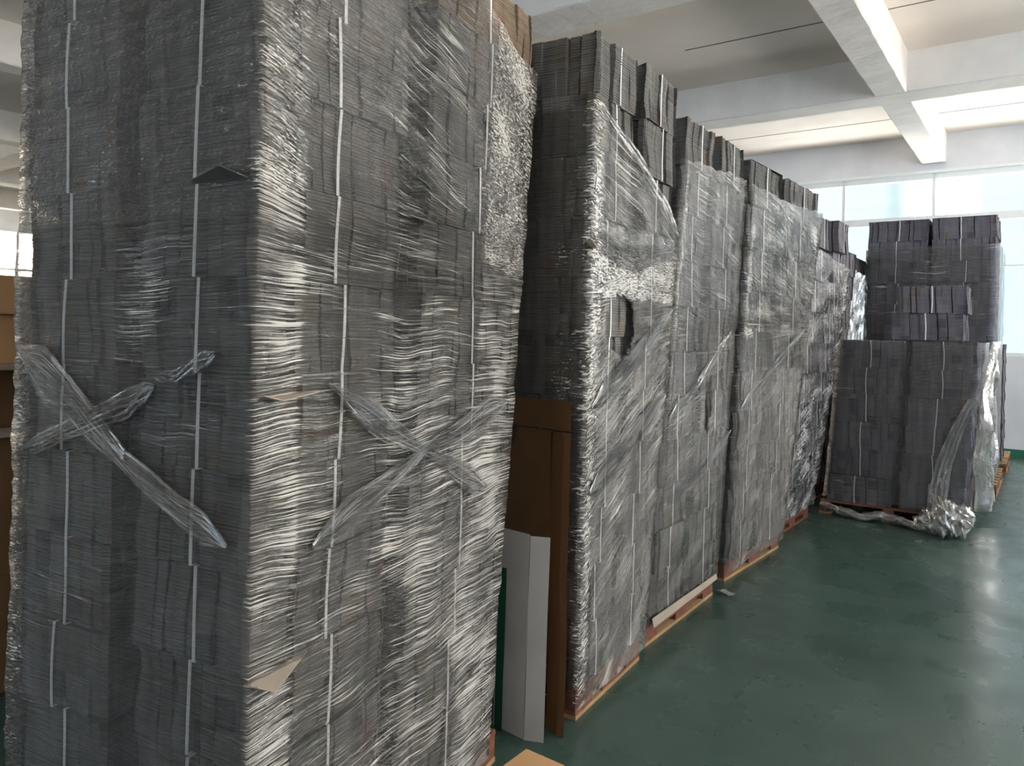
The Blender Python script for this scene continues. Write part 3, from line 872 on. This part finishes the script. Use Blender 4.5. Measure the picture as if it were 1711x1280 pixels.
# ------------------------------------------------------------------ sheets poking out of the piles
def flap(s, a0, a1, z, out, face, mat, label, drop=.02, fold=.03, t=.003):
    """corner of a slip sheet sticking out, its tip folded; coordinates along the face"""
    L0 = s.L(s.zt * .5)
    def P(u, o, zz):
        if face == 'aisle': p = s.P(u / L0, zz) + s.out * o
        else: p = s.P(0, zz, u) - s.dir * o
        return Vector((p.x, p.y, zz))
    m_ = a0 * .2 + a1 * .8
    b = bmesh.new()
    top = [P(a0, .005, z), P(m_, out, z + fold), P(a1, out * .8, z + .004), P(a1, .005, z - .002)]
    vt = [b.verts.new(p) for p in top]; vb = [b.verts.new(p - Vector((0, 0, t))) for p in top]
    b.faces.new((vt[0], vt[1], vt[3])); b.faces.new((vt[1], vt[2], vt[3]))
    b.faces.new((vb[0], vb[3], vb[1])); b.faces.new((vb[1], vb[3], vb[2]))
    for i in range(4): b.faces.new((vt[i], vb[i], vb[(i + 1) % 4], vt[(i + 1) % 4]))
    bmesh.ops.recalc_face_normals(b, faces=b.faces)
    o = obj('slip_sheet', b, mat); tag(o, label, 'cardboard sheet', 'slip sheets between the layers')
flap(near, .24, .02, 1.935, .06, 'front', M_dark_sheet, 'dark folded sheet corner sticking out of the nearest pile front, upper part', fold=.022)
flap(near, .24, -.01, 1.442, .05, 'aisle', M_pale_sheet, 'brown sheet corner at the nearest pile edge, above the crossing film', fold=-.01)
flap(near, .20, -.02, .80, .06, 'aisle', M_pale_sheet, 'brown sheet corner low on the edge of the nearest pile', fold=-.02)
flap(A, .12, -.06, 1.965, .05, 'aisle', M_pale_sheet, 'pale brown sheet corner on the edge of the second pile', fold=-.03)
flap(near, .53, .66, 1.94, .05, 'aisle', M_dark_sheet, 'small black sheet end under film on the nearest pile aisle side', fold=-.02)

b = bmesh.new()
p0, p1 = B.P(0, .15), B.P(.95, .15)
for (q, w_) in (((p0, p1), 0),):
    o_ = B.out
    vs = [(p0 + o_ * .03, .16), (p1 + o_ * .03, .155), (p1 + o_ * .036, .125), (p0 + o_ * .04, .115)]
    a_ = [b.verts.new((p.x, p.y, z)) for p, z in vs]; c_ = [b.verts.new((p.x - o_.x * .003, p.y - o_.y * .003, z)) for p, z in vs]
    b.faces.new(a_); b.faces.new(c_[::-1])
    for i in range(4): b.faces.new((a_[i], c_[i], c_[(i + 1) % 4], a_[(i + 1) % 4]))
bmesh.ops.recalc_face_normals(b, faces=b.faces)
tag(obj('slip_sheet', b, M_pale_sheet), 'pale cardboard sheet edge hanging over the third pallet', 'cardboard sheet')

# ------------------------------------------------------------------ cardboard standing in the gap
def bent_sheet(prof, z0, z1, t, lean=0.0, notch=None, wob=.004, seed=1, nz=30):
    """prof: list of (x, y); upright sheet following that plan line"""
    b = bmesh.new(); rows = []
    for j in range(nz + 1):
        z = z0 + (z1 - z0) * j / nz; row = []
        for i, (x, y) in enumerate(prof):
            w_ = noise.noise(Vector((x * 4, z * 3, seed))) * wob
            row.append(b.verts.new((x, y + lean * (z - z0) + w_, z)))
        rows.append(row)
    for r0, r1 in zip(rows, rows[1:]):
        for i in range(len(prof) - 1): b.faces.new((r0[i], r0[i + 1], r1[i + 1], r1[i]))
    bmesh.ops.solidify(b, geom=b.faces[:], thickness=t)
    bmesh.ops.recalc_face_normals(b, faces=b.faces)
    return b
br = empty('cardboard_sheet', (-1.70, 2.6, 0)); tag(br, 'tall folded brown cardboard sheet standing between the nearest and second piles', 'cardboard sheet')
obj('main_panel', bent_sheet([(-.20, .03), (-.1, .028), (0, .02), (.06, .01)], 0.0, 1.20, .006, 0, seed=2), M_card, br)
obj('top_flap', bent_sheet([(-.20, .025), (-.1, .025), (0, .017), (.165, -.01)], 1.205, 1.325, .006, -.05, seed=3, nz=6), M_card, br)
obj('side_flap', bent_sheet([(.062, .01), (.10, -.005), (.135, -.02), (.168, -.02)], .0, 1.20, .006, 0, seed=4, wob=.012), M_card, br)
wc = empty('white_carton', (-1.70, 2.47, 0)); tag(wc, 'flat white carton with green edge stripe leaning on the brown cardboard', 'carton')
b = bent_sheet([(-.115, .02), (0.05, .0)], 0, .80, .03, .02, seed=6, wob=.003); obj('front_panel', b, M_white_card, wc)
b = bent_sheet([(.052, .0), (.125, .03)], 0, .795, .022, .02, seed=7, wob=.004); obj('side_panel', b, M_white_card, wc)
b = bent_sheet([(-.092, -.0035), (-.052, -.0065)], 0.0, .65, .001, .02, seed=6, wob=.003); obj('green_stripe', b, M_green, wc)

# small carton on the floor
ct = empty('small_carton', (-1.41, 2.16, 0), R(-2)); tag(ct, 'low brown carton on the floor at the foot of the white carton', 'carton')
obj('body', bx(-.02, .46, -.40, .0, 0, .17, bev=.003), M_card_l, ct)
obj('lid_flap', bx(-.022, .462, -.402, -.202, .1702, .1735, bev=.001), M_card_l, ct)
obj('lid_flap', bx(-.022, .462, -.198, .002, .1702, .1735, bev=.001), M_card_l, ct)
obj('tape', bx(.0, .44, -.225, -.175, .1738, .1742), M_tape, ct)

# ------------------------------------------------------------------ loose film on the low pile
F_loose = film_material('crumpled_film', base=.22, gain=.55, milk=.72, thr=.45, streak=(9, 24), rough=.22, bump=1.0, crumple=30)
def crumple_sheet(name, fn, nu, nv, label, seed, parent=None):
    b = bmesh.new(); uvl = b.loops.layers.uv.new('flow'); g = []
    for i in range(nu + 1):
        g.append([b.verts.new(fn(i / nu, j / nv)) for j in range(nv + 1)])
    for i in range(nu):
        for j in range(nv):
            f = b.faces.new((g[i][j], g[i + 1][j], g[i + 1][j + 1], g[i][j + 1])); f.smooth = True
            for lp, (a, c) in zip(f.loops, ((i, j), (i + 1, j), (i + 1, j + 1), (i, j + 1))): lp[uvl].uv = (c / nv * .9, a / nu * .5)
    me = bpy.data.meshes.new(name); b.to_mesh(me); b.free(); me.materials.append(F_loose)
    o = bpy.data.objects.new(name, me); C.objects.link(o)
    return o
def drape_fn(u, v):
    # u along the side (front corner to back), v from top to floor; gathered folds widen downwards
    z = 1.60 - 1.42 * v
    y = 7.30 + u * (.95 + .1 * v) + .06 * math.sin(v * 7 + u * 5)
    x = -.42 + .055 + .04 * math.sin(u * 34 + v * 3) * (.4 + v) + .05 * noise.noise(Vector((u * 6, v * 5, 3))) - .10 * v * z / 1.6 - .04 * v
    return (x, y, z)
dr = crumple_sheet('loose_film', drape_fn, 60, 50, '', 1)
tag(dr, 'crumpled translucent film hanging down the right side of the low pile', 'plastic film')
def corner_fn(u, v):
    z = 1.12 - 1.0 * v; t = u - .5
    x = -.50 - .16 * v - .10 * math.sin(v * 2.5) + t * (.05 + .10 * v) + .02 * math.sin(u * 20 + v * 4)
    y = 7.28 - .02 * math.sin(u * 25 + v * 9) - .03 * v
    return (x, y, z)
dr2 = crumple_sheet('loose_film', corner_fn, 16, 40, '', 1)
tag(dr2, 'twisted film rope running down the front right corner of the low pile', 'plastic film')
def rope_mesh(pts, r, seed, nseg=80, ns=12, rf=None):
    b = bmesh.new(); uvl = b.loops.layers.uv.new('flow'); prev = None
    def at(t):
        q = t * (len(pts) - 1); i = min(int(q), len(pts) - 2); f = q - i; f = f * f * (3 - 2 * f)
        return Vector(pts[i]).lerp(Vector(pts[i + 1]), f)
    for i in range(nseg + 1):
        t = i / nseg; c = at(t); d = (at(min(1, t + .01)) - at(max(0, t - .01))).normalized()
        s_ = d.cross(Vector((0, 0, 1))).normalized(); u_ = s_.cross(d)
        rr = r * (rf(t) if rf else 1); row = []
        for k in range(ns):
            a = k / ns * 6.2832; w_ = 1 + .5 * noise.noise(Vector((k * 1.3, t * 14, seed))) + .25 * math.sin(k * 2.1 + t * 30)
            p = c + (s_ * math.cos(a) + u_ * math.sin(a)) * rr * w_
            p.z = max(p.z, .004); row.append(b.verts.new(p))
        if prev:
            for k in range(ns):
                f = b.faces.new((prev[k], prev[(k + 1) % ns], row[(k + 1) % ns], row[k])); f.smooth = True
                for lp, (a_, c_) in zip(f.loops, ((i - 1, k), (i - 1, k + 1), (i, k + 1), (i, k))): lp[uvl].uv = (a_ * .02, c_ * .02)
        prev = row
    me = bpy.data.meshes.new('loose_film'); b.to_mesh(me); b.free(); me.materials.append(F_loose)
    return me
o = obj('loose_film', rope_mesh([(-1.66, 7.30, .09), (-1.5, 7.25, .06), (-1.32, 7.22, .03), (-1.15, 7.24, .07), (-1.0, 7.22, .05), (-.85, 7.18, .025), (-.68, 7.16, .03)], .032, 3))
tag(o, 'twisted translucent film trailing along the front foot of the low pallet', 'plastic film')
o = obj('loose_film', rope_mesh([(-.86, 7.16, .05), (-.76, 7.12, .10), (-.66, 7.12, .13), (-.56, 7.15, .16), (-.50, 7.2, .22)], .095, 7, 50, 18, lambda t: .45 + .9 * math.sin(math.pi * min(1, t * .9 + .05))))
tag(o, 'crumpled ball of translucent film at the front right corner of the low pallet', 'plastic film')

# ------------------------------------------------------------------ scraps on the floor
def scrap(x, y, s_, seed, mat, label, cat):
    r_ = random.Random(seed); b = bmesh.new(); n = 7; g = []
    for i in range(n):
        g.append([b.verts.new(((i / n - .5) * s_ * r_.uniform(.8, 1.2), (j / n - .5) * s_ * .5, .003 + s_ * .12 * (1 + noise.noise(Vector((i * .7, j * .7, seed)))))) for j in range(n)])
    for i in range(n - 1):
        for j in range(n - 1): b.faces.new((g[i][j], g[i + 1][j], g[i + 1][j + 1], g[i][j + 1]))
    bmesh.ops.solidify(b, geom=b.faces[:], thickness=.001)
    tag(obj('film_scrap' if mat is M_white_card else 'dirt_chip', b, mat, None, (x, y, 0), r_.uniform(0, 3)), label, cat)
scrap(-1.60, 4.60, .12, 3, M_white_card, 'torn white wrapper scrap on the floor between third and fourth pallets', 'scrap')
scrap(-.82, 3.28, .02, 4, M_pale_sheet, 'tiny pale chip lying on the green floor in the aisle', 'chip')

# ------------------------------------------------------------------ cartons beyond the nearest pile, at the left edge
rc = random.Random(9)
def carton(x, y, z, w, d, h, rz, mat, label, flaps=False):
    r = empty('carton', (x, y, z), rz); tag(r, label, 'carton', 'cartons beyond the nearest pile')
    obj('body', bx(-w / 2, w / 2, -d / 2, d / 2, 0, h, bev=.004), mat, r)
    obj('tape', bx(-.025, .025, -d / 2 - .0006, d / 2 + .0006, h * .0 + .002, h + .0008), M_tape, r)
    if flaps:
        for sgn in (-1, 1):
            b = bmesh.new(); box(b, -w / 2, w / 2, 0, d * .35, 0, .004)
            o = obj('open_flap', b, mat, r, (0, sgn * d / 2 - (0 if sgn > 0 else 0), h)); o.rotation_euler = (R(55) if sgn > 0 else R(125), 0, 0)
cx, cy = -3.95, 1.50
carton(cx, cy, 0, .62, .62, .50, .05, M_card, 'dark brown carton on the floor beyond the nearest pile, bottom of its stack')
carton(cx, cy, .50, .60, .62, .60, .0, M_card, 'large brown carton second from the floor beyond the nearest pile')
def board(x, y, z, w, d, label):
    b = bmesh.new(); box(b, -w / 2, w / 2, -d / 2, d / 2, 0, .018, bev=.003)
    tag(obj('cardboard_board', b, M_pale_sheet, None, (x, y, z), .03), label, 'board')
board(cx, cy, 1.10, .68, .70, 'lower pale board lying on the carton stack at the left edge')
carton(cx, cy - .14, 1.118, .30, .34, .27, .0, M_card, 'left of two small cartons between the pale boards at the left edge')
carton(cx, cy + .20, 1.118, .32, .28, .27, .0, M_card, 'right of two small cartons between the pale boards at the left edge')
board(cx, cy, 1.388, .70, .72, 'upper pale board on the carton stack at the left edge')
carton(cx - .05, cy - .02, 1.406, .50, .55, .22, .0, M_card_l, 'tan carton standing on the upper pale board at the left edge')
carton(cx - .03, cy + .01, 1.626, .52, .50, .17, .04, M_card_l, 'open tan carton topmost of the stack at the left edge', True)
carton(-6.3, 2.45, 0, .8, .9, 1.05, .2, M_card, 'large far carton seen behind the left edge stack, standing on the floor')
carton(-6.3, 2.45, 1.05, .75, .8, .62, .1, M_card_l, 'tan far carton on top of the large far carton at left')
carton(-9.2, 3.55, 0, 1.0, 1.3, 1.5, .1, M_card_l, 'tall tan carton farthest away near the left windows')
